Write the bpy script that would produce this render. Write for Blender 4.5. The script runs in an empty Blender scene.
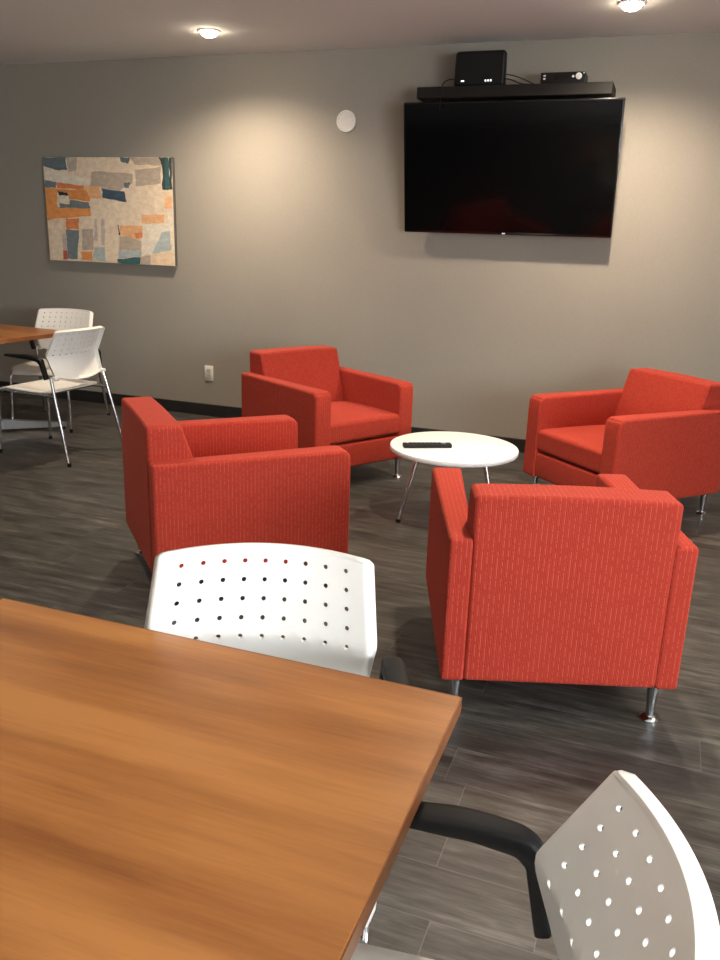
import bpy, bmesh, math, random
from mathutils import Vector, Matrix
random.seed(7)
R = math.radians
scene = bpy.context.scene
COL = scene.collection

# ------------------------------------------------------------------ materials
class NT:
    def __init__(self, name):
        self.m = bpy.data.materials.new(name); self.m.use_nodes = True
        self.t = self.m.node_tree; self.b = self.t.nodes['Principled BSDF']
    def n(self, typ, **kw):
        nd = self.t.nodes.new(typ)
        for k, v in kw.items(): setattr(nd, k, v)
        return nd
    def put(self, sock, v):
        if hasattr(v, 'is_output') or hasattr(v, 'links'): self.t.links.new(v, sock)
        else: sock.default_value = v
    def math(self, op, a, b=0.0, c=None, clamp=False):
        nd = self.n('ShaderNodeMath', operation=op, use_clamp=clamp)
        self.put(nd.inputs[0], a); self.put(nd.inputs[1], b)
        if c is not None: self.put(nd.inputs[2], c)
        return nd.outputs[0]
    def coord(self, which): return self.n('ShaderNodeTexCoord').outputs[which]
    def sep(self, v):
        nd = self.n('ShaderNodeSeparateXYZ'); self.put(nd.inputs[0], v); return nd.outputs
    def comb(self, x, y, z):
        nd = self.n('ShaderNodeCombineXYZ')
        for i, v in enumerate((x, y, z)): self.put(nd.inputs[i], v)
        return nd.outputs[0]
    def scale(self, v, s):
        nd = self.n('ShaderNodeMapping'); self.put(nd.inputs[0], v); nd.inputs['Scale'].default_value = s; return nd.outputs[0]
    def noise(self, v, scale, detail=3, rough=.55, dim='3D'):
        nd = self.n('ShaderNodeTexNoise', noise_dimensions=dim); self.put(nd.inputs['Vector'], v)
        nd.inputs['Scale'].default_value = scale; nd.inputs['Detail'].default_value = detail; nd.inputs['Roughness'].default_value = rough
        return nd.outputs[0]
    def ramp(self, f, stops):
        nd = self.n('ShaderNodeValToRGB'); self.put(nd.inputs[0], f); e = nd.color_ramp.elements
        while len(e) < len(stops): e.new(.5)
        for k, (p, c) in enumerate(stops): e[k].position = p; e[k].color = (*c, 1)
        return nd.outputs[0]
    def mix(self, f, a, b, blend='MIX'):
        nd = self.n('ShaderNodeMix', data_type='RGBA', blend_type=blend)
        self.put(nd.inputs[0], f)
        for s, v in ((nd.inputs[6], a), (nd.inputs[7], b)):
            self.put(s, (*v, 1) if isinstance(v, tuple) and len(v) == 3 else v)
        return nd.outputs[2]
    def bump(self, h, strength, dist=.002):
        nd = self.n('ShaderNodeBump'); self.put(nd.inputs['Height'], h)
        nd.inputs['Strength'].default_value = strength; nd.inputs['Distance'].default_value = dist
        self.t.links.new(nd.outputs[0], self.b.inputs['Normal'])
    def set(self, **kw):
        for k, v in kw.items():
            s = self.b.inputs[k.replace('_', ' ')]
            if isinstance(v, tuple) and len(v) == 3: v = (*v, 1)
            self.put(s, v)
        return self.m

def flat(name, c, rough=.5, metal=0., spec=.5, vary=.04):
    t = NT(name)
    f = t.noise(t.coord('Object'), 40, 2)
    col = t.ramp(f, [(.3, tuple(x*(1-vary) for x in c)), (.7, tuple(min(1, x*(1+vary)) for x in c))])
    return t.set(Base_Color=col, Roughness=rough, Metallic=metal, Specular_IOR_Level=spec)

def glow(name, c, s):
    t = NT(name); return t.set(Base_Color=c, Emission_Color=c, Emission_Strength=s)

def mat_fabric():
    t = NT('red_ribbed_fabric'); uv = t.coord('UV'); x, y, z = t.sep(uv)
    fine = t.math('FRACT', t.math('MULTIPLY', x, 1/.0052))
    rib = t.math('SUBTRACT', 1., t.math('ABSOLUTE', t.math('MULTIPLY_ADD', fine, 2., -1.)))
    wide = t.math('FRACT', t.math('MULTIPLY', x, 1/.0156))
    line = t.math('LESS_THAN', t.math('ABSOLUTE', t.math('SUBTRACT', wide, .5)), .085)
    dash = t.noise(t.comb(t.math('MULTIPLY', t.math('FLOOR', t.math('MULTIPLY', x, 1/.0156)), 7.31), t.math('MULTIPLY', y, 70.), 0.), 1., 2)
    dash = t.math('GREATER_THAN', dash, .47)
    fleck = t.math('MULTIPLY', line, dash)
    sl = t.noise(t.scale(uv, (260, 420, 1)), 1., 2)
    base = t.ramp(sl, [(.3, (.275, .0225, .0115)), (.7, (.41, .036, .017))])
    base = t.mix(t.math('MULTIPLY', rib, .35), base, (.46, .041, .021))
    col = t.mix(t.math('MULTIPLY', fleck, .30), base, (.68, .17, .10))
    h = t.math('ADD', t.math('MULTIPLY', rib, .6), t.math('MULTIPLY', sl, .6))
    t.bump(h, .45, .0016)
    return t.set(Base_Color=col, Roughness=.85, Specular_IOR_Level=.25, Sheen_Weight=.05, Sheen_Roughness=.5, Sheen_Tint=(1., .6, .5))

def mat_wood(name, dark, mid, light, along='x'):
    t = NT(name); o = t.coord('Object')
    s = (1., 14., 14.) if along == 'x' else (14., 1., 14.)
    v = t.scale(o, s)
    big = t.noise(t.scale(o, (.9, 6.5, 1.) if along == 'x' else (6.5, .9, 1.)), 1.25, 2, .5)
    gr = t.noise(v, 6., 5, .7)
    fine = t.noise(t.scale(o, (6., 190., 1.) if along == 'x' else (190., 6., 1.)), 1., 2)
    f = t.math('ADD', t.math('MULTIPLY', big, .72), t.math('ADD', t.math('MULTIPLY', gr, .2), t.math('MULTIPLY', fine, .08)))
    col = t.ramp(f, [(.36, dark), (.48, mid), (.60, light)])
    t.bump(fine, .04, .0005)
    return t.set(Base_Color=col, Roughness=.34, Specular_IOR_Level=.45)

def mat_floor():
    t = NT('grey_vinyl_plank'); o = t.coord('Object'); x, y, z = t.sep(o)
    W, L = .166, 1.22
    yy = t.math('DIVIDE', t.math('SUBTRACT', y, 1.458), W); row = t.math('FLOOR', yy)
    h = t.math('FRACT', t.math('MULTIPLY', t.math('SINE', t.math('MULTIPLY', t.math('ADD', row, 3.7), 12.9898)), 43758.5453))
    xx = t.math('ADD', t.math('DIVIDE', t.math('ADD', x, .345), L), t.math('MULTIPLY', h, 1.))
    # row 1 has its butt joint at x = -0.345
    h1 = math.fmod(math.sin((1+3.7)*12.9898)*43758.5453, 1.0); h1 = h1 if h1 >= 0 else h1+1
    xx = t.math('SUBTRACT', xx, h1); cell = t.math('FLOOR', xx)
    idn = t.n('ShaderNodeTexWhiteNoise', noise_dimensions='2D'); t.put(idn.inputs[0], t.comb(row, cell, 0.)); rnd = idn.outputs[0]
    off = t.math('MULTIPLY', rnd, 37.)
    g = t.noise(t.comb(t.math('MULTIPLY', t.math('ADD', x, off), 2.0), t.math('MULTIPLY', y, 17.), off), 1.6, 6, .68)
    kn = t.noise(t.comb(t.math('MULTIPLY', t.math('ADD', x, off), 3.2), t.math('MULTIPLY', y, 8.), off), 1.3, 3, .6)
    fine = t.noise(t.comb(t.math('MULTIPLY', x, 9.), t.math('MULTIPLY', y, 160.), off), 1., 3)
    f = t.math('ADD', t.math('ADD', t.math('MULTIPLY', g, .62), t.math('MULTIPLY', kn, .23)), t.math('MULTIPLY', fine, .15))
    c = t.ramp(f, [(.35, (.009, .008, .0068)), (.45, (.030, .027, .0225)), (.54, (.066, .061, .052)), (.64, (.14, .132, .117))])
    c = t.mix(t.math('MULTIPLY_ADD', rnd, .35, .0), c, (.052, .048, .043))
    def seam(fr, w):
        return t.math('GREATER_THAN', t.math('ABSOLUTE', t.math('SUBTRACT', t.math('FRACT', fr), .5)), .5-w)
    s = t.math('MAXIMUM', seam(yy, .007), seam(xx, .0011))
    c = t.mix(t.math('MULTIPLY', s, .35), c, (.20, .19, .175))
    t.bump(t.math('ADD', fine, t.math('MULTIPLY', s, -2.)), .12, .001)
    return t.set(Base_Color=c, Roughness=t.math('MULTIPLY_ADD', g, .15, .38), Specular_IOR_Level=.4)

def mat_wallpaper():
    t = NT('taupe_textured_wallpaper'); o = t.coord('Object'); 
    a = t.noise(t.scale(o, (1., 1., 7.)), 60., 3); b = t.noise(t.scale(o, (7., 7., 1.)), 45., 3)
    f = t.math('MULTIPLY', t.math('ADD', a, b), .5)
    big = t.noise(o, 1.3, 2)
    c = t.ramp(t.math('MULTIPLY_ADD', big, .25, t.math('MULTIPLY', f, .75)), [(.3, (.305, .270, .222)), (.7, (.385, .343, .285))])
    t.bump(f, .18, .002)
    return t.set(Base_Color=c, Roughness=.6, Specular_IOR_Level=.3)

def mat_ceiling():
    t = NT('ceiling_paint'); o = t.coord('Object'); f = t.noise(o, 90., 3)
    t.bump(f, .1, .002)
    return t.set(Base_Color=t.ramp(f, [(.3, (.78, .755, .72)), (.7, (.82, .795, .76))]), Roughness=.85, Specular_IOR_Level=.2)

def mat_glass():
    t = NT('window_glass'); tr = t.n('ShaderNodeBsdfTransparent'); gl = t.n('ShaderNodeBsdfGlossy'); gl.inputs['Roughness'].default_value = .02
    mx = t.n('ShaderNodeMixShader'); mx.inputs[0].default_value = .06
    t.t.links.new(tr.outputs[0], mx.inputs[1]); t.t.links.new(gl.outputs[0], mx.inputs[2])
    t.t.links.new(mx.outputs[0], t.t.nodes['Material Output'].inputs[0]); return t.m

M = dict(
    fabric=mat_fabric(), floor=mat_floor(), wall=mat_wallpaper(), ceiling=mat_ceiling(), glass=mat_glass(),
    cherry=mat_wood('cherry_laminate', (.215, .070, .017), (.34, .126, .031), (.46, .187, .050)),
    edge=mat_wood('cherry_edge_band', (.16, .055, .018), (.20, .070, .022), (.25, .088, .028)),
    white=flat('white_plastic', (.80, .775, .72), .33, vary=.01), laminate_white=flat('white_laminate', (.86, .86, .85), .3, vary=.01),  # coffee table laminate is plain white, without emission
    chrome=flat('chrome', (.72, .73, .75), .16, 1., vary=.02), brushed=flat('brushed_steel', (.55, .56, .58), .3, 1.),
    black=flat('black_plastic', (.007, .007, .0075), .55, spec=.25), satin=flat('black_satin', (.008, .008, .0085), .45, spec=.3),
    shelf=flat('black_brown_shelf', (.013, .0115, .010), .55, spec=.25), bezel=flat('black_gloss_bezel', (.006, .006, .007), .2),
    screen=flat('dark_screen', (.002, .002, .0022), .09, vary=.01, spec=.28), base=flat('charcoal_vinyl_base', (.018, .016, .015), .5),
    plate=flat('ivory_plate', (.86, .82, .74), .4), insert=flat('plate_insert', (.56, .53, .48), .4), trim=flat('white_trim', (.75, .72, .68), .5),
    bounce_paint=flat('pale_bounce_paint', (.68, .66, .62), .7, vary=.02), frame=flat('window_frame_white', (.72, .72, .71), .4), silver=flat('silver_mark', (.8, .8, .8), .3), led=glow('white_led', (.9, .95, 1.), .9),  # unseen rear and right walls made pale to bounce light into the room
    lamp=glow('lamp_lens', (1., .86, .66), 30.), canvas=flat('canvas_side', (.10, .09, .08), .8),
    pale_edge=flat('table_edge', (.70, .62, .55), .45),
)
PAINT = dict(teal_grey=(0.141,0.180,0.187), cream=(0.880,0.705,0.509), pale=(0.880,0.765,0.605), taupe=(0.544,0.435,0.324), slate=(0.192,0.228,0.231), rust=(0.800,0.255,0.090),
    peach=(0.880,0.480,0.234), orange=(0.880,0.345,0.096), amber=(0.767,0.285,0.069), black=(0.026,0.026,0.028), navy=(0.058,0.102,0.138), dark=(0.051,0.060,0.061), teal=(0.045,0.132,0.132),
    sand=(0.880,0.645,0.426), bluegrey=(0.480,0.525,0.495), lilac=(0.607,0.495,0.440), red=(0.673,0.120,0.055))
def mat_paint(n, c):
    t = NT('bounce_paint_'+n); o = t.coord('Object'); f = t.noise(t.scale(o, (6, 1, 9)), 3., 5, .7)
    return t.set(Base_Color=t.ramp(f, [(.3, tuple(x*.84 for x in c)), (.5, c), (.72, tuple(min(1, x*1.2+.02) for x in c))]), Roughness=.7)

# ------------------------------------------------------------------ mesh helpers
def obj(name, verts, faces, mat, parent=None, smooth=True, uv=True, mats=None, fm=None, wn=False, kind=None, label=None):
    me = bpy.data.meshes.new(name); me.from_pydata([tuple(v) for v in verts], [], faces)
    me.validate(); bm = bmesh.new(); bm.from_mesh(me)
    if fm is None: bmesh.ops.recalc_face_normals(bm, faces=bm.faces)
    bm.to_mesh(me); bm.free()
    for m in (mats or [mat]): me.materials.append(m)
    if fm:
        for p, k in zip(me.polygons, fm): p.material_index = k
    if smooth:
        me.polygons.foreach_set('use_smooth', [True]*len(me.polygons))
        me.set_sharp_from_angle(angle=R(42))
    if uv:
        lay = me.uv_layers.new(name='UVMap')
        for p in me.polygons:
            n = p.normal; a = max(range(3), key=lambda i: abs(n[i]))
            for li in p.loop_indices:
                c = me.vertices[me.loops[li].vertex_index].co
                lay.data[li].uv = (c.y, c.z) if a == 0 else (c.x, c.z) if a == 1 else (c.x, c.y)
    o = bpy.data.objects.new(name, me); COL.objects.link(o)
    if parent is not None: o.parent = parent
    if kind: o['kind'] = kind
    if label: o['label'] = label
    return o

class Acc:
    """collects shapes into one mesh"""
    def __init__(s): s.v = []; s.f = []
    def add(s, vf):
        k = len(s.v); s.v += [tuple(a) for a in vf[0]]; s.f += [[i+k for i in q] for q in vf[1]]; return s
    def make(s, name, mat, parent=None, **kw): return obj(name, s.v, s.f, mat, parent, **kw)

def box(x0, x1, y0, y1, z0, z1, r=0., seg=2):
    bm = bmesh.new(); bmesh.ops.create_cube(bm, size=1)
    for v in bm.verts: v.co = ((x0+x1)/2+v.co.x*(x1-x0), (y0+y1)/2+v.co.y*(y1-y0), (z0+z1)/2+v.co.z*(z1-z0))
    if r > 0: bmesh.ops.bevel(bm, geom=bm.edges[:], offset=r, segments=seg, profile=.5, affect='EDGES')
    bm.verts.index_update(); out = ([v.co.copy() for v in bm.verts], [[v.index for v in f.verts] for f in bm.faces]); bm.free(); return out

def axis(h, r, n, m=4):
    e = [-(h-r)-r*math.tan(k/m*math.pi/4) for k in range(m, 0, -1)]
    i = h-r; mid = [-i, -i*.94] + [-i*.94+2*i*.94*k/n for k in range(1, n)] + [i*.94, i]
    return e+mid+[-a for a in reversed(e)]

def rbox(sx, sy, sz, r, n=6, deform=None):
    """upholstered block: every edge rounded; deform(x,y,z) reshapes it"""
    hx, hy, hz = sx/2, sy/2, sz/2; ax = [axis(hx, r, n), axis(hy, r, n), axis(hz, r, n)]
    vid = {}; V = []; F = []
    h = (hx, hy, hz)
    def vert(p):
        k = tuple(round(c, 6) for c in p)
        if k not in vid:
            q = Vector([max(-(h[i]-r), min(h[i]-r, p[i])) for i in range(3)]); d = Vector(p)-q
            w = q+d.normalized()*r if d.length > 1e-9 else Vector(p)
            vid[k] = len(V); V.append(w)
        return vid[k]
    for a in range(3):
        b, c = (a+1) % 3, (a+2) % 3
        for s in (-1, 1):
            for i in range(len(ax[b])-1):
                for j in range(len(ax[c])-1):
                    q = []
                    for (di, dj) in ((0, 0), (1, 0), (1, 1), (0, 1)):
                        p = [0, 0, 0]; p[a] = s*h[a]; p[b] = ax[b][i+di]; p[c] = ax[c][j+dj]; q.append(vert(p))
                    F.append(q if s > 0 else q[::-1])
    if deform: V = [Vector(deform(*v)) for v in V]
    return V, F

def fillet(pts, r, n=6):
    P = [Vector(p) for p in pts]; out = [P[0]]
    for a, b, c in zip(P, P[1:], P[2:]):
        u = (a-b); w = (c-b); k = min(r, u.length*.49, w.length*.49); s = b+u.normalized()*k; e = b+w.normalized()*k
        for i in range(n+1):
            t = i/n; out.append(s*(1-t)**2+b*2*t*(1-t)+e*t*t)
    out.append(P[-1]); return out

def tube(pts, rad, seg=12, ry=None, up=None, cap=True):
    """sweep; rad and ry may be lists; up fixes the flat side of an elliptical section"""
    P = [Vector(p) for p in pts]; n = len(P); V = []; F = []; ref = Vector(up) if up else None
    prev = None
    for i, p in enumerate(P):
        t = (P[min(i+1, n-1)]-P[max(i-1, 0)]).normalized()
        if ref is not None: a = ref.cross(t).normalized() if abs(ref.dot(t)) < .999 else prev
        elif prev is None: a = t.orthogonal().normalized()
        else: a = (prev-t*prev.dot(t)).normalized()
        prev = a; b = t.cross(a)
        r1 = rad[i] if isinstance(rad, (list, tuple)) else rad
        r2 = (ry[i] if isinstance(ry, (list, tuple)) else ry) if ry is not None else r1
        for k in range(seg):
            g = 2*math.pi*k/seg; V.append(p+a*(r1*math.cos(g))+b*(r2*math.sin(g)))
    for i in range(n-1):
        for k in range(seg):
            F.append([i*seg+k, i*seg+(k+1) % seg, (i+1)*seg+(k+1) % seg, (i+1)*seg+k])
    if cap: F += [list(range(seg))[::-1], [(n-1)*seg+k for k in range(seg)]]
    return V, F

def lathe(prof, seg=32, c=(0, 0, 0)):
    V = []; F = []
    for r, z in prof:
        for k in range(seg):
            g = 2*math.pi*k/seg; V.append((c[0]+max(r, 1e-5)*math.cos(g), c[1]+max(r, 1e-5)*math.sin(g), c[2]+z))
    for i in range(len(prof)-1):
        for k in range(seg): F.append([i*seg+k, i*seg+(k+1) % seg, (i+1)*seg+(k+1) % seg, (i+1)*seg+k])
    F += [list(range(seg))[::-1], [(len(prof)-1)*seg+k for k in range(seg)]]
    return V, F

def xform(vf, mat): return [mat @ Vector(v) for v in vf[0]], vf[1]

def thing(name, label, cat, loc=(0, 0, 0), rz=0., group=None):
    o = bpy.data.objects.new(name, None); COL.objects.link(o); o.empty_display_size = .1
    o.location = loc; o.rotation_euler = (0, 0, rz); o['label'] = label; o['category'] = cat
    if group: o['group'] = group
    return o
def tag(o, label, cat, group=None):
    o['label'] = label; o['category'] = cat
    if group: o['group'] = group
    return o
def kids(o): return [c for c in bpy.data.objects if c.parent == o]
def copy_thing(src, loc, rz, label):
    def cp(o, par):
        c = o.copy(); COL.objects.link(c)
        if par is not None: c.parent = par
        for k in kids_of[o.name]: cp(k, c)
        return c
    kids_of = {}
    def scan(o):
        kids_of[o.name] = kids(o)
        for k in kids_of[o.name]: scan(k)
    scan(src); r = cp(src, None); r.location = loc; r.rotation_euler = (0, 0, rz); r['label'] = label
    return r

DL, SKY, WINP, EXPO = 86., 6., 46., 1.26
ROWS = [(-3.0, 3.0, 45.), (-.38, 3.2, 95.), (2.0, 3.0, 50.), (-3.0, .6, 30.), (-.38, .6, 14.), (2.0, .6, 18.)]
CAMP = (814.41695, 0.28905, 0.03359, 1.47173, 0.34471)

# ------------------------------------------------------------------ the room
YW, HC = 5.866, 2.73
XL, XR, YB = -6.8, 2.9, -3.4
def struct(name, vf, mat, **kw): return obj(name, vf[0], vf[1], mat, kind='structure', **kw)
struct('floor', box(XL-.1, XR+.1, YB-.1, YW+.1, -.1, 0), M['floor'], smooth=False)
struct('ceiling', box(XL-.1, XR+.1, YB-.1, YW+.1, HC, HC+.1), M['ceiling'], smooth=False)
struct('wall_back', box(XL-.1, XR+.1, YW, YW+.1, 0, HC), M['wall'], smooth=False)
struct('wall_left', box(XL-.1, XL, YB, YW, 0, HC), M['wall'], smooth=False)
struct('wall_rear', box(XL-.1, XR+.1, YB-.1, YB, 0, HC), M['bounce_paint'], smooth=False)
WIN = [(-2.7, -.75), (-.35, 1.6)]; WZ0, WZ1 = .85, 2.25
a = Acc(); a.add(box(XR, XR+.1, YB, YW, 0, WZ0)); a.add(box(XR, XR+.1, YB, YW, WZ1, HC))
ys = [YB] + [v for w in WIN for v in w] + [YW]
for k in range(0, len(ys), 2): a.add(box(XR, XR+.1, ys[k], ys[k+1], WZ0, WZ1))
a.make('wall_right', M['bounce_paint'], smooth=False, kind='structure')
for k, (y0, y1) in enumerate(WIN):
    a = Acc(); w = .06
    a.add(box(XR-.02, XR+.08, y0, y1, WZ0, WZ0+w)); a.add(box(XR-.02, XR+.08, y0, y1, WZ1-w, WZ1))
    for yy in (y0+w/2, (y0+y1)/2, y1-w/2): a.add(box(XR-.02, XR+.08, yy-w/2, yy+w/2, WZ0+w, WZ1-w))
    f = a.make('window_%d' % (k+1), M['frame'], smooth=False, kind='structure')
    b = box(XR+.03, XR+.036, y0+w, y1-w, WZ0+w, WZ1-w); obj('pane', b[0], b[1], M['glass'], f, smooth=False)
for nm, bb in (('back', (XL, XR, YW-.012, YW)), ('left', (XL, XL+.012, YB, YW-.012)), ('right', (XR-.012, XR, YB, YW-.012)), ('rear', (XL+.012, XR-.012, YB, YB+.012))):
    struct('baseboard_'+nm, box(*bb, 0, .10, .003, 1), M['base'], smooth=False)

# ------------------------------------------------------------------ red armchairs
W, D, HA, HB, Z0 = .746, .828, .619, .755, .136
TA = .096                                     # arm thickness
def make_armchair(loc, rz, label):
    t = thing('armchair', label, 'armchair', loc, rz, 'red armchairs around the round table')
    hw = W/2
    for s in (-1, 1):
        def df(x, y, z):
            k = (y+D/2)/D                      # arms a little slimmer towards the rear
            th = .074+.034*k
            xx = s*(hw-TA/2)+x
            inner = s*(hw)-s*th
            u = (x*s+TA/2)/TA                  # 0 inner, 1 outer
            zz = z+(HA+Z0)/2; c = .042; dy, dz = y-(D/2-c), zz-(HA-c)
            if dy > 0 and dz > 0:              # softly rounded front top corner
                q = max(dy, dz)/math.hypot(dy, dz); y, zz = D/2-c+dy*q, HA-c+dz*q
            return (inner+(s*(hw+.008*k)-inner)*u, y, zz)
        v, f = rbox(TA, D, HA-Z0, .015, 7, df); obj('arm', v, f, M['fabric'], t)
    iw = hw-.069
    sh = HB-Z0
    def bd(x, y, z):
        k = (z+sh/2)/sh                        # 0 bottom, 1 top
        zz = Z0+.004+k*(sh-.004)
        dep = .235 if zz < .45 else .235-.100*((zz-.45)/(HB-.45))
        u = (y+.1175)/.235
        bul = .012*max(0, 1-(x/iw)**2)*math.sin(math.pi*min(1, max(0, (zz-.42)/(HB-.42))))*u
        wide = 1.0+.010*min(1, max(0, (zz-HA+.004)/.03))
        return (x*wide, -D/2-.003+u*dep+bul, zz+.006*max(0, 1-(x/iw)**2)*(k > .9))
    v, f = rbox(2*iw, .235, sh, .017, 9, bd); obj('backrest', v, f, M['fabric'], t)
    v, f = box(-iw-.004, iw+.004, -D/2+.03, D/2-.008, Z0+.004, .288, .014, 3); obj('front_rail', v, f, M['fabric'], t)
    cd = D-.225
    def sd(x, y, z):
        b = max(0, 1-(x/iw)**2)*max(0, 1-(y/(cd/2))**2)
        zz = .356+z+(.018*b if z > 0 else 0)+.012*(y/cd)
        return (x, D/2-.004-cd/2+y, zz)
    v, f = rbox(2*iw-.004, cd, .130, .026, 8, sd); obj('seat_cushion', v, f, M['fabric'], t)
    for sx in (-1, 1):
        for sy in (-1, 1):
            x, y = sx*(hw-.055), sy*(D/2-.055)
            l = lathe([(.0, Z0+.02), (.022, Z0+.02), (.022, Z0+.002), (.019, .11), (.0145, .055), (.0135, .014)], 20, (x, y, 0))
            lg = obj('leg', *l, M['chrome'], t)
            l = lathe([(.0135, .018), (.026, .012), (.031, .007), (.031, .0)], 24, (x, y, 0)); obj('foot_disc', *l, M['chrome'], lg)
    return t
CH = [((-1.952, 4.735, 0), R(-120.3), 'red armchair by the back wall, below and left of the television, seat facing right'),
      ((-1.712, 3.076, 0), R(-45.4), 'leftmost red armchair, side-on, behind the white chair at the near wood table'),
      ((-.128, 4.860, 0), R(136.4), 'red armchair facing left, right of the round table and cut by the right edge'),
      ((-.294, 2.760, 0), R(18.6), 'nearest red armchair, its broad back to the viewer, chrome legs showing below')]
ac = make_armchair(*CH[0])
for l, r, lb in CH[1:]: copy_thing(ac, l, r, lb)

# ------------------------------------------------------------------ white perforated chairs
BT = .853; SAG = .052
def hwid(d):
    if d < .007: c = .007*(1-math.sqrt(max(0, 1-((.007-d)/.007)**2)))
    else: c = 0
    if d < .168: w = .205+.011*d/.168
    else: w = .216-.016*((d-.168)/.162)
    return w-c
def by(d):
    if d < .178: return -.306+.084*d/.178
    return -.222-.030*min(1, (d-.178)/.152)
def bp(a, d):
    dd = d if d < .2 else .2+(d-.2)*(1-.18*a*a)
    sag = SAG*(1-.25*max(0, d-.2)/.13)
    return Vector((a*hwid(d), by(d)+sag*a*a, BT-.006*a*a*max(0, 1-d/.2)-(dd*.90 if dd < .178 else .1602+(dd-.178)*1.05)))
def bn(a, d):
    e = .004; u = bp(a+e, d)-bp(a-e, d); w = bp(a, d+e)-bp(a, d-e); n = u.cross(w)
    n = n.normalized(); return n if n.y > 0 else -n
def make_back(parent):
    m = .46; tot = 8+2*.96; ce = [-1]+[-1+2*(m+k)/tot for k in range(10)]+[1]
    re = [0, .010]+[.010+.038*k for k in range(1, 5)]+[.198, .230, .262, .296, .330]
    V = []; vid = {}; F = []
    def vt(a, d):
        k = (round(a, 5), round(d, 5))
        if k not in vid: vid[k] = len(V); V.append(bp(a, d))
        return vid[k]
    for i in range(len(ce)-1):
        for j in range(len(re)-1):
            a0, a1, d0, d1 = ce[i], ce[i+1], re[j], re[j+1]
            A = [a0+(a1-a0)*k/3 for k in range(4)]; Dd = [d0+(d1-d0)*k/3 for k in range(4)]
            if 1 <= i <= 9 and 1 <= j <= 5:
                per = [(A[k], d0) for k in range(3)]+[(a1, Dd[k]) for k in range(3)]+[(A[3-k], d1) for k in range(3)]+[(a0, Dd[3-k]) for k in range(3)]
                ca, cd = (a0+a1)/2, (d0+d1)/2; rad = .0048; w = hwid(cd); ring = []
                for (pa, pd) in per:
                    g = math.atan2((pd-cd), (pa-ca)*w); ring.append(vt(ca+rad*math.cos(g)/w, cd+rad*math.sin(g)))
                pi = [vt(*p) for p in per]
                for k in range(12): F.append([pi[k], pi[(k+1) % 12], ring[(k+1) % 12], ring[k]])
            else:
                for k in range(3):
                    for l in range(3): F.append([vt(A[k], Dd[l]), vt(A[k+1], Dd[l]), vt(A[k+1], Dd[l+1]), vt(A[k], Dd[l+1])])
    # rolled rim: sides, top and bottom
    alla = sorted({k[0] for k in vid if abs(k[1]) < 1e-6}); alld = sorted({k[1] for k in vid if abs(k[0]+1) < 1e-6})
    loop = [(a, 0) for a in alla]+[(1, d) for d in alld[1:]]+[(a, .330) for a in reversed(alla[:-1])]+[(-1, d) for d in reversed(alld[1:-1])]
    cen = bp(0, .16); n = len(loop); rings = [[vt(*p) for p in loop]]
    for (o, b) in ((.0035, .0012), (.0052, .0055), (.0052, .027)):
        rg = []
        for (a, d) in loop:
            p = bp(a, d); nn = bn(max(-.98, min(.98, a)), max(.01, min(.32, d)))
            out = Vector((0, 0, 0))
            if abs(a) > .999: out += Vector((a, 0, 0))
            if d < 1e-6: out += Vector((0, 0, 1))
            if d > .3299: out += Vector((0, 0, -1))
            out = out.normalized(); rg.append(len(V)); V.append(p+out*o-nn*b)
        rings.append(rg)
    for q, w in zip(rings, rings[1:]):
        for k in range(n): F.append([q[k], q[(k+1) % n], w[(k+1) % n], w[k]])
    o = obj('backrest', V, F, M['white'], parent)
    s = o.modifiers.new('thickness', 'SOLIDIFY'); s.thickness = .006; s.offset = 0
    e = o.modifiers.new('crisp', 'EDGE_SPLIT'); e.split_angle = R(50)
    return o
def make_seat(parent):
    nx, ny = 16, 18; V = []; F = []
    for j in range(ny+1):
        for i in range(nx+1):
            a = -1+2*i/nx; k = j/ny
            y = -.205+.478*k
            w = .232+.012*math.sin(math.pi*k)
            cr = .06
            if k > .86: w -= .032*((k-.86)/.14)**2
            if k < .12: w -= .04*((.12-k)/.12)**2
            z = .452-.016*(1-a*a)*math.sin(math.pi*min(1, k*1.25)) if k < .8 else .452
            z += .010*max(0, (.2-k)/.2)-.040*max(0, (k-.78)/.22)**2+.006*k
            V.append((a*w, y, z))
    for j in range(ny):
        for i in range(nx): p = j*(nx+1)+i; F.append([p, p+1, p+nx+2, p+nx+1])
    o = obj('seat', V, F, M['white'], parent)
    s = o.modifiers.new('thickness', 'SOLIDIFY'); s.thickness = .011; s.offset = 0
    return o
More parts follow.
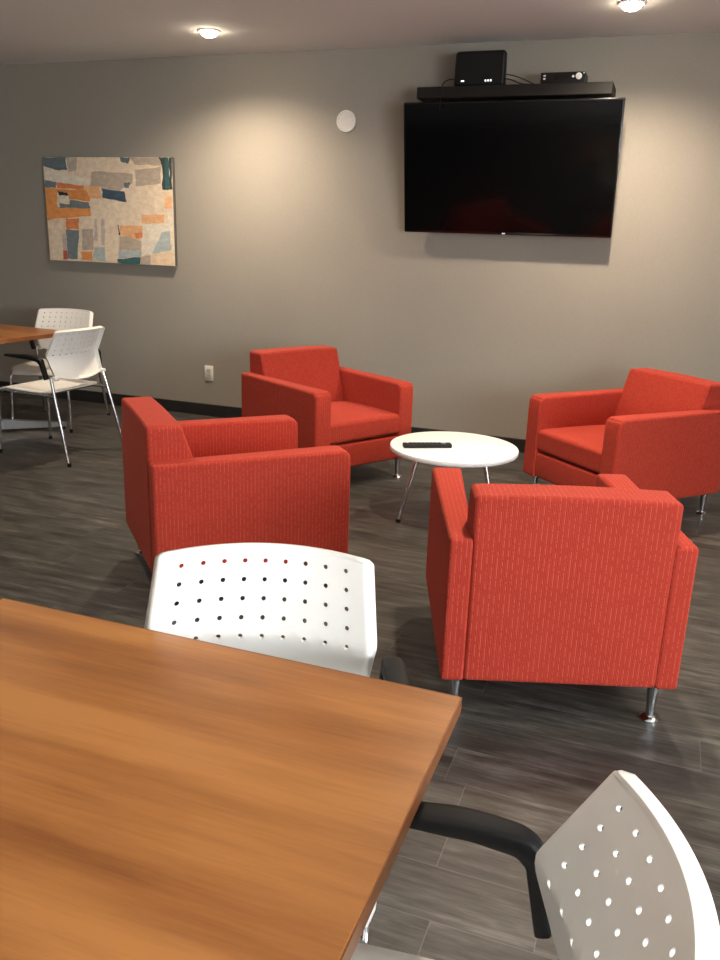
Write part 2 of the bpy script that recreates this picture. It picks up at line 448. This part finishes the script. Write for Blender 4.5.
def make_chair(loc, rz, label):
    t = thing('perforated_chair', label, 'chair', loc, rz, 'white perforated chairs at the wood tables')
    make_back(t); make_seat(t)
    for s in (-1, 1):
        f = obj('leg', *tube(fillet([(s*.226, .288, .006), (s*.214, .268, .437), (s*.243, -.246, .437)], .05), .0105, 12), M['chrome'], t, label='chrome front leg and seat rail')
        obj('foot_glide', *lathe([(.0, .0), (.0125, .0), (.0125, .022), (.011, .026), (0, .026)], 14, (s*.226, .288, 0)), M['black'], f)
        g = obj('leg', *tube([(s*.268, -.352, .006), (s*.246, -.248, .437), (s*.236, -.218, .560)], .0105, 12), M['chrome'], t, label='chrome rear leg')
        obj('foot_glide', *lathe([(.0, .0), (.0125, .0), (.0125, .022), (.011, .026), (0, .026)], 14, (s*.268, -.352, 0)), M['black'], g)
        c = box(s*.214-.017, s*.214+.024, -.252, -.214, .538, .564, .008, 2); obj('back_cap', *c, M['white'], t)
        path = fillet([(s*.246, -.192, .545), (s*.262, -.168, .672), (s*.270, -.08, .682), (s*.272, .110, .680)], .030, 7)
        n = len(path); rx = [.016+.007*min(1, i/(n*.5)) for i in range(n)]; rx[-1] = .016
        ry = [min(.012+.006*i/3, .020-.005*min(1, i/(n*.6))) for i in range(n)]; ry[-1] = .008
        acc = Acc()
        # pad section is wide sideways and thin in height
        P = [Vector(p) for p in path]; seg = 14; V = []; F = []
        for i, p in enumerate(P):
            tn = (P[min(i+1, n-1)]-P[max(i-1, 0)]).normalized(); ax = Vector((1, 0, 0)); ax = (ax-tn*ax.dot(tn)).normalized(); bx = tn.cross(ax)
            for q in range(seg):
                g2 = 2*math.pi*q/seg; ca, sa = math.cos(g2), math.sin(g2)
                sg = lambda v: math.copysign(abs(v)**.5, v)
                V.append(p+ax*rx[i]*sg(ca)+bx*ry[i]*sg(sa))
        for i in range(n-1):
            for q in range(seg): F.append([i*seg+q, i*seg+(q+1) % seg, (i+1)*seg+(q+1) % seg, (i+1)*seg+q])
        F += [list(range(seg))[::-1], [(n-1)*seg+q for q in range(seg)]]
        obj('armrest', V, F, M['black'], t)
    for y in (.10, -.12): obj('crossbar', *tube([(-.246, y, .434), (.246, y, .434)], .008, 10), M['chrome'], t)
    return t
WC = [((-.606, 1.132, 0), R(200), 'white perforated chair facing the viewer behind the near wood table'),
      ((-.205, .690, 0), R(98), 'white perforated chair in the bottom right corner, right of the near wood table'),
      ((-3.79, 4.39, 0), R(86), 'distant white perforated chair in front, back to the viewer, its chrome legs in full view'),
      ((-4.36, 5.08, 0), R(196), 'distant white perforated chair behind the dark wood table, against the taupe wall')]
wc = make_chair(*WC[0])
for l, r, lb in WC[1:]: copy_thing(wc, l, r, lb)

# ------------------------------------------------------------------ wood tables
def make_table(loc, rz, size, label, turn, reach):
    t = thing('wood_table', label, 'table', loc, rz, 'square wood tables'); h = size/2
    obj('tabletop', *box(-h, h, -h, h, .708, .7370, .0015, 1), M['cherry'], t, smooth=False)
    a = Acc(); e = .002
    for (x0, x1, y0, y1) in ((-h-e, -h, -h-e, h+e), (h, h+e, -h-e, h+e), (-h, h, -h-e, -h), (-h, h, h, h+e)): a.add(box(x0, x1, y0, y1, .708, .7362))
    a.make('edge_band', M['edge'], t, smooth=False)
    obj('column', *lathe([(.10, .708), (.10, .700), (.038, .695), (.038, .05)], 28), M['brushed'], t)
    for k in range(4):
        g = R(turn+90*k); m = Matrix.Rotation(g, 4, 'Z')
        V = []; F = []
        secs = [(.0, .034, .10), (.10, .032, .098), (reach-.015, .022, .052), (reach, .018, .048)]
        for (x, w, z) in secs: V += [(x, -w, .022), (x, w, .022), (x, w, z), (x, -w, z)]
        for i in range(3):
            for q in range(4): F.append([i*4+q, i*4+(q+1) % 4, i*4+4+(q+1) % 4, i*4+4+q])
        F += [[3, 2, 1, 0], [12, 13, 14, 15]]
        ft = obj('foot', *xform((V, F), m), M['brushed'], t, smooth=False)
        obj('glide', *xform(lathe([(.018, .0), (.018, .024)], 16, (reach-.03, 0, 0)), m), M['black'], ft)
    return t
tb = make_table((-.717, .717, 0), R(.3), .963, 'large wood laminate table filling the lower left corner of the photo', 8, .49)
make_table((-4.63, 4.56, 0), R(-5), .963, 'distant square wood table cut by the left edge, beside two white chairs', 45, .60)

# ------------------------------------------------------------------ round coffee table and remote
ct = thing('coffee_table', 'white round coffee table on slanted chrome legs between the red armchairs', 'coffee table', (-.972, 4.190, 0))
prof = [(.0, .384), (.335, .384), (.342, .386), (.345, .390), (.345, .406), (.343, .4105), (.339, .412), (.0, .412)]
obj('tabletop', *lathe(prof, 72), M['laminate_white'], ct)
for g in (217.5, 337.5, 97.5):
    c, s = math.cos(R(g)), math.sin(R(g))
    lg = obj('leg', *tube([(.20*c, .20*s, .384), (.30*c, .30*s, .008)], [.0125, .010], 14), M['chrome'], ct)
    obj('foot_glide', *lathe([(.0135, .0), (.0135, .012), (.010, .016)], 16, (.301*c, .301*s, 0)), M['black'], lg)
    obj('mounting_plate', *lathe([(.035, .378), (.035, .384)], 20, (.195*c, .195*s, 0)), M['brushed'], lg)
rm = thing('remote_control', 'long black remote control lying on the white round table', 'remote control', (-1.094, 4.090, .412), math.atan2(.123, .236))
obj('body', *rbox(.262, .050, .022, .006, 4, lambda x, y, z: (x, y*(1-.12*(x > 0)*x/.12), z+.011)), M['black'], rm)
for i in range(8):
    for j in range(3):
        obj('button', *box(-.095+i*.022, -.083+i*.022, -.015+j*.012, -.007+j*.012, .0215, .0238, .001, 1), M['satin'], rm)
obj('power_button', *lathe([(.0045, .0215), (.0045, .0242), (.003, .0246)], 14, (-.105, .012, 0)), M['plate'], rm)
obj('navigation_pad', *lathe([(.014, .0215), (.014, .0240), (.012, .0245)], 24, (.088, 0, 0)), M['brushed'], rm)

# ------------------------------------------------------------------ television, shelf and boxes
TVW, TVH, TVT = 1.412, .832, .045
tilt = math.atan2(.15, .82)
tv = thing('television', 'large black flat television mounted on the back wall, tilted down', 'television', (-1.094, YW-.10, 1.521))
tm = Matrix.Rotation(tilt, 4, 'X')          # top leans out from the wall
obj('cabinet', *xform(box(-TVW/2, TVW/2, 0, TVT, 0, TVH, .006, 2), tm), M['bezel'], tv)
obj('screen', *xform(box(-TVW/2+.011, TVW/2-.011, -.0016, .004, .018, TVH-.011), tm), M['screen'], tv, smooth=False)
obj('logo', *xform(box(-.011, .011, -.0018, .001, .004, .013, .002, 1), tm), M['silver'], tv, smooth=False)
a = Acc(); a.add(xform(box(-.30, .30, TVT, TVT+.018, .22, .60), tm)); a.add(box(-.28, .28, .088, .100, .18, .62))
for s in (-1, 1):
    a.add(tube([(s*.22, .094, .22), (s*.22, .02, .25)], .012, 8)); a.add(tube([(s*.22, .094, .56), (s*.22, -.03, .56)], .012, 8))
a.make('wall_bracket', M['black'], tv, smooth=False)

SZ0, SZ1 = 2.358, 2.426
sh = thing('wall_shelf', 'black floating wall shelf just above the television', 'shelf', (-1.085, YW, SZ0))
obj('board', *box(-.618, .618, -.276, 0, .0, SZ1-SZ0, .003, 1), M['shelf'], sh, smooth=False)
a = Acc()
for s in (-.45, .45):
    a = Acc(); a.add(box(s-.015, s+.015, -.20, 0, -.004, .0)); a.add(box(s-.015, s+.015, -.004, 0, -.06, -.003)); a.make('bracket', M['black'], sh, smooth=False)


rt = thing('router', 'upright black modem box with small white lights on the left of the shelf', 'modem', (-1.306, YW-.20, SZ1))
def rd(x, y, z): return (x*(1-.03*(z+.1)/.2), y*(1-.25*(z+.1)/.2), z+.106)
obj('body', *rbox(.335, .075, .212, .022, 5, rd), M['satin'], rt)
def led(name, x, z, w, h, par, y): return obj(name, *box(x-w/2, x+w/2, y-.0015, y+.004, z-h/2, z+h/2), M['led'], par, smooth=False)
for x in (.045, .062, .079): led('indicator_light', x, .034, .008, .010, rt, -.0365)
led('status_light', -.105, .034, .020, .007, rt, -.0365)

rc = thing('receiver', 'small black receiver with a round silver knob on the right of the shelf', 'receiver', (-.775, YW-.19, SZ1))
obj('case', *box(-.135, .135, -.06, .10, .004, .066, .003, 2), M['satin'], rc, smooth=False)
kn = obj('knob', *xform(lathe([(.019, 0), (.019, .010), (.016, .013)], 24), Matrix.Translation((.098, -.06, .040)) @ Matrix.Rotation(R(90), 4, 'X')), M['silver'], rc)
obj('button', *xform(lathe([(.007, 0), (.007, .005)], 14), Matrix.Translation((.064, -.06, .040)) @ Matrix.Rotation(R(90), 4, 'X')), M['silver'], rc)
for z in (.030, .047): obj('button', *box(-.118, -.104, -.064, -.058, z-.005, z+.005, .002, 1), M['plate'], rc, smooth=False)
obj('corner_light', *box(.122, .132, -.063, -.058, .054, .062), M['silver'], rc, smooth=False)
obj('display', *box(-.05, .03, -.062, -.058, .028, .048), M['bezel'], rc, smooth=False)
for s in (-1, 1): obj('rubber_foot', *lathe([(.01, 0), (.01, .005)], 12, (s*.11, .02, 0)), M['black'], rc)

def cable(name, pts, label):
    o = obj(name, *tube(fillet(pts, .05, 6), .0032, 8), M['black']); return tag(o, label, 'cable', 'cables on the shelf')
zs = SZ1+.0032
cable('cable', [(-1.455, YW-.19, zs+.050), (-1.50, YW-.24, zs+.046), (-1.535, YW-.282, zs+.010), (-1.54, YW-.283, SZ0-.07)], 'thin black cable hanging over the shelf front left of the modem box')
cable('cable', [(-1.16, YW-.19, zs+.075), (-1.08, YW-.19, zs+.060), (-1.00, YW-.20, zs+.028), (-.94, YW-.19, zs)], 'upper thin black cable leaving the right side of the modem box')
cable('cable', [(-1.16, YW-.22, zs+.045), (-1.09, YW-.24, zs+.030), (-1.03, YW-.25, zs), (-.95, YW-.24, zs)], 'lower thin black cable lying on the shelf between the modem box and the receiver')

# ------------------------------------------------------------------ painting
PATCHES = [
('teal_grey', [(0.0, 1.0), (0.187, 1.0), (0.196, 0.878), (0.096, 0.881), (0.0, 0.918)]),
('cream', [(0.187, 1.0), (0.627, 1.0), (0.683, 0.935), (0.457, 0.914), (0.383, 0.862), (0.364, 0.727), (0.105, 0.759), (0.0, 0.785), (0.0, 0.912), (0.096, 0.881), (0.196, 0.878)]),
('pale', [(0.003, 0.902), (0.096, 0.877), (0.202, 0.84), (0.369, 0.8), (0.373, 0.727), (0.105, 0.765), (0.0, 0.779)]),
('taupe', [(0.187, 1.0), (0.277, 1.0), (0.262, 0.872), (0.2, 0.861)]),
('taupe', [(0.383, 0.862), (0.471, 0.873), (0.712, 0.844), (0.699, 0.763), (0.618, 0.71), (0.563, 0.657), (0.444, 0.728), (0.37, 0.738)]),
('slate', [(0.0, 0.779), (0.096, 0.765), (0.097, 0.708), (0.0, 0.715)]),
('rust', [(0.102, 0.765), (0.32, 0.737), (0.321, 0.699), (0.097, 0.708)]),
('peach', [(0.32, 0.737), (0.441, 0.728), (0.458, 0.618), (0.366, 0.622), (0.325, 0.684)]),
('orange', [(0.0, 0.711), (0.097, 0.704), (0.095, 0.524), (0.368, 0.523), (0.372, 0.446), (0.058, 0.411), (0.0, 0.392)]),
('amber', [(0.096, 0.7), (0.326, 0.695), (0.366, 0.622), (0.354, 0.586), (0.193, 0.604), (0.152, 0.667), (0.098, 0.674)]),
('black', [(0.108, 0.681), (0.174, 0.667), (0.194, 0.638), (0.113, 0.638)]),
('slate', [(0.113, 0.636), (0.194, 0.638), (0.201, 0.595), (0.345, 0.579), (0.359, 0.523), (0.113, 0.516)]),
('pale', [(0.113, 0.636), (0.194, 0.638), (0.195, 0.555), (0.117, 0.564)]),
('navy', [(0.457, 0.714), (0.634, 0.686), (0.649, 0.586), (0.462, 0.624)]),
('teal_grey', [(0.634, 0.768), (0.682, 0.769), (0.67, 0.717), (0.639, 0.717)]),
('teal_grey', [(0.61, 1.0), (0.683, 1.0), (0.68, 0.946), (0.624, 0.956)]),
('taupe', [(0.683, 1.0), (0.914, 1.0), (0.919, 0.922), (0.717, 0.936)]),
('cream', [(0.691, 0.925), (0.927, 0.916), (0.924, 0.685), (0.917, 0.537), (0.78, 0.527), (0.7, 0.629), (0.652, 0.7), (0.707, 0.763)]),
('taupe', [(0.723, 0.885), (0.918, 0.916), (0.914, 0.765), (0.723, 0.732)]),
('dark', [(0.902, 1.0), (0.949, 1.0), (0.945, 0.705), (0.925, 0.705), (0.925, 0.926)]),
('teal', [(0.949, 1.0), (0.975, 1.0), (0.982, 0.71), (0.945, 0.705)]),
('dark', [(0.979, 1.0), (1.0, 1.0), (0.999, 0.71), (0.982, 0.71)]),
('sand', [(0.928, 0.697), (1.0, 0.698), (1.0, 0.533), (0.924, 0.531)]),
('peach', [(0.938, 0.634), (0.989, 0.635), (0.988, 0.539), (0.937, 0.538)]),
('cream', [(0.364, 0.601), (0.645, 0.58), (0.694, 0.525), (0.68, 0.42), (0.564, 0.384), (0.362, 0.442)]),
('peach', [(0.764, 0.471), (0.928, 0.484), (0.928, 0.407), (0.816, 0.389), (0.756, 0.395)]),
('pale', [(0.764, 0.381), (0.931, 0.401), (0.977, 0.378), (0.976, 0.147), (0.743, 0.072)]),
('bluegrey', [(0.907, 0.313), (0.976, 0.336), (0.976, 0.147), (0.828, 0.108)]),
('sand', [(0.019, 0.388), (0.151, 0.414), (0.136, 0.173), (0.111, 0.017), (0.001, 0.007)]),
('cream', [(0.036, 0.367), (0.13, 0.387), (0.103, 0.039), (0.023, 0.024)]),
('rust', [(0.155, 0.418), (0.265, 0.426), (0.257, 0.314), (0.158, 0.316)]),
('slate', [(0.152, 0.31), (0.257, 0.309), (0.232, 0.019), (0.146, 0.019)]),
('lilac', [(0.117, 0.26), (0.154, 0.262), (0.15, 0.064), (0.12, 0.062)]),
('red', [(0.117, 0.102), (0.149, 0.097), (0.142, 0.01), (0.11, 0.013)]),
('cream', [(0.271, 0.428), (0.389, 0.432), (0.382, 0.335), (0.273, 0.332)]),
('taupe', [(0.283, 0.321), (0.374, 0.324), (0.367, 0.118), (0.276, 0.114)]),
('orange', [(0.267, 0.096), (0.359, 0.107), (0.356, 0.012), (0.268, 0.012)]),
('lilac', [(0.388, 0.421), (0.409, 0.422), (0.406, 0.207), (0.38, 0.206)]),
('lilac', [(0.442, 0.423), (0.47, 0.424), (0.457, 0.166), (0.432, 0.165)]),
('bluegrey', [(0.372, 0.14), (0.46, 0.155), (0.458, 0.013), (0.364, 0.013)]),
('cream', [(0.481, 0.428), (0.576, 0.438), (0.572, 0.236), (0.563, 0.019), (0.465, 0.009)]),
('black', [(0.57, 0.37), (0.58, 0.372), (0.589, 0.279), (0.576, 0.274)]),
('peach', [(0.584, 0.368), (0.765, 0.37), (0.759, 0.254), (0.678, 0.24), (0.61, 0.269), (0.586, 0.29)]),
('rust', [(0.699, 0.294), (0.76, 0.303), (0.756, 0.252), (0.713, 0.246)]),
('taupe', [(0.581, 0.262), (0.662, 0.256), (0.75, 0.222), (0.745, 0.126), (0.573, 0.124)]),
('bluegrey', [(0.573, 0.124), (0.746, 0.141), (0.743, 0.076), (0.564, 0.045)]),
('teal', [(0.56, 0.041), (0.739, 0.067), (0.732, 0.002), (0.558, 0.006)]),
('taupe', [(0.743, 0.072), (0.813, 0.093), (0.814, 0.0), (0.735, 0.002)]),
('sand', [(0.82, 0.093), (0.997, 0.138), (0.998, 0.002), (0.816, 0.0)]),
('pale', [(0.959, 0.491), (0.982, 0.492), (0.99, 0.201), (0.97, 0.2)])]

pt = thing('painting', 'abstract canvas of orange, cream and teal blocks hung on the wall at left', 'painting', (-4.345, YW-.001, 1.206))
PW, PH, PD = 1.232, .816, .038
obj('canvas', *box(-PW/2, PW/2, -PD, 0, 0, PH, .002, 1), M['canvas'], pt, smooth=False)
names = sorted(PAINT); mats = [mat_paint(n, PAINT[n]) for n in names]
V = []; F = []; fm = []
def patch(poly, y, k):
    i = len(V)
    for (u, v) in poly: V.append((-PW/2+u*PW, y, v*PH))
    F.append(list(range(i, i+len(poly)))); fm.append(k)
patch([(0, 0), (1, 0), (1, 1), (0, 1)], -PD-.0006, names.index('cream'))
for q, (n, poly) in enumerate(PATCHES):
    out = []
    for (a0, b0), (a1, b1) in zip(poly, poly[1:]+poly[:1]):
        for k in range(4):
            t_ = k/4; jit = .0 if k == 0 else .006
            out.append((min(1, max(0, a0+(a1-a0)*t_+random.uniform(-jit, jit))), min(1, max(0, b0+(b1-b0)*t_+random.uniform(-jit, jit)))))
    patch(out, -PD-.0008-.00006*q, names.index(n))
p = obj('painted_surface', V, F, None, pt, smooth=False, mats=mats, fm=fm)

# ------------------------------------------------------------------ wall fittings
d = thing('wall_speaker', 'round white cover disc high on the wall left of the television', 'wall disc', (-2.300, YW, 2.264))
rx = Matrix.Rotation(R(90), 4, 'X')
obj('rim', *xform(lathe([(.073, 0), (.073, .010), (.070, .014), (.062, .014), (.060, .008), (.060, .0)], 48), rx), M['plate'], d)
obj('grille', *xform(lathe([(.060, .0), (.060, .0095), (.03, .0115), (.0, .012)], 40), rx), flat('speaker_cloth', (.80, .76, .69), .7), d)
ol = thing('wall_outlet', 'white outlet plate low on the wall left of the red armchairs', 'outlet', (-3.461, YW, .358))
obj('plate', *box(-.040, .040, -.007, 0, -.064, .064, .003, 2), M['plate'], ol)
ins = obj('insert', *box(-.019, .019, -.010, -.004, -.038, .038, .0015, 1), M['insert'], ol, smooth=False)
for z in (-.018, .018):
    a = Acc(); a.add(box(-.008, -.0055, -.0106, -.0098, z-.005, z+.005)); a.add(box(.0055, .008, -.0106, -.0098, z-.004, z+.004))
    a.make('socket_slot', M['black'], ins, smooth=False)

# ------------------------------------------------------------------ downlights
def downlight(loc, label, power):
    t = thing('downlight', label, 'ceiling light', loc, 0, 'recessed ceiling downlights')
    obj('trim_ring', *lathe([(.075, .0), (.075, -.004), (.066, -.008), (.056, -.004), (.054, .0)], 40), M['trim'], t)
    obj('lens', *lathe([(.054, .0), (.054, -.008), (.047, -.024), (.030, -.034), (.0, -.038)], 32), M['lamp'], t)
    L = bpy.data.lights.new('downlight_beam', 'SPOT'); L.energy = power; L.color = (1., .84, .66); L.spot_size = R(150); L.spot_blend = 1.; L.shadow_soft_size = .045
    o = bpy.data.objects.new('downlight_beam', L); COL.objects.link(o); o.location = (loc[0], loc[1], loc[2]-.05)
    return t
downlight((-3.015, 5.196, HC), 'glowing recessed downlight near the ceiling edge, above and right of the painting', DL)
downlight((-.376, 5.125, HC), 'glowing recessed downlight at the top edge, above and right of the television', DL)

# ------------------------------------------------------------------ daylight, other lamps, camera
w = bpy.data.worlds.new('daylight'); scene.world = w; w.use_nodes = True; nt = w.node_tree
bg = nt.nodes['Background']; bg.inputs[0].default_value = (.80, .90, 1., 1); bg.inputs[1].default_value = SKY
for k, (y0, y1) in enumerate(WIN):
    L = bpy.data.lights.new('daylight_window', 'AREA'); L.shape = 'RECTANGLE'; L.size = WZ1-WZ0; L.size_y = y1-y0; L.energy = WINP; L.color = (.93, .97, 1.)
    o = bpy.data.objects.new('daylight_window', L); COL.objects.link(o); o.location = (XR+.16, (y0+y1)/2, (WZ0+WZ1)/2); o.rotation_euler = (0, R(90), 0)
for (x, y, pw) in ROWS:
    L = bpy.data.lights.new('downlight_beam', 'SPOT'); L.energy = pw; L.color = (1., .82, .62); L.spot_size = R(120); L.spot_blend = .9; L.shadow_soft_size = .05
    o = bpy.data.objects.new('downlight_beam', L); COL.objects.link(o); o.location = (x, y, HC-.03)

cam = bpy.data.cameras.new('camera'); co = bpy.data.objects.new('camera', cam); COL.objects.link(co)
f, pitch, roll, hh, yaw = CAMP
cam.sensor_fit = 'VERTICAL'; cam.sensor_height = 24.; cam.lens = 24.*f/960; cam.clip_start = .02
cy, sy = math.cos(yaw), math.sin(yaw)
fw = Vector((-sy*math.cos(pitch), cy*math.cos(pitch), -math.sin(pitch))); rgt = Vector((cy, sy, 0)); up = rgt.cross(fw)
r2 = rgt*math.cos(roll)+up*math.sin(roll); u2 = -rgt*math.sin(roll)+up*math.cos(roll)
m = Matrix((r2, u2, -fw)).transposed().to_4x4(); m.translation = (0, 0, hh); co.matrix_world = m
scene.camera = co
vs = scene.view_settings; vs.view_transform = 'Standard'; vs.look = 'None'; vs.gamma = 1.; vs.use_curve_mapping = False; vs.exposure = EXPO
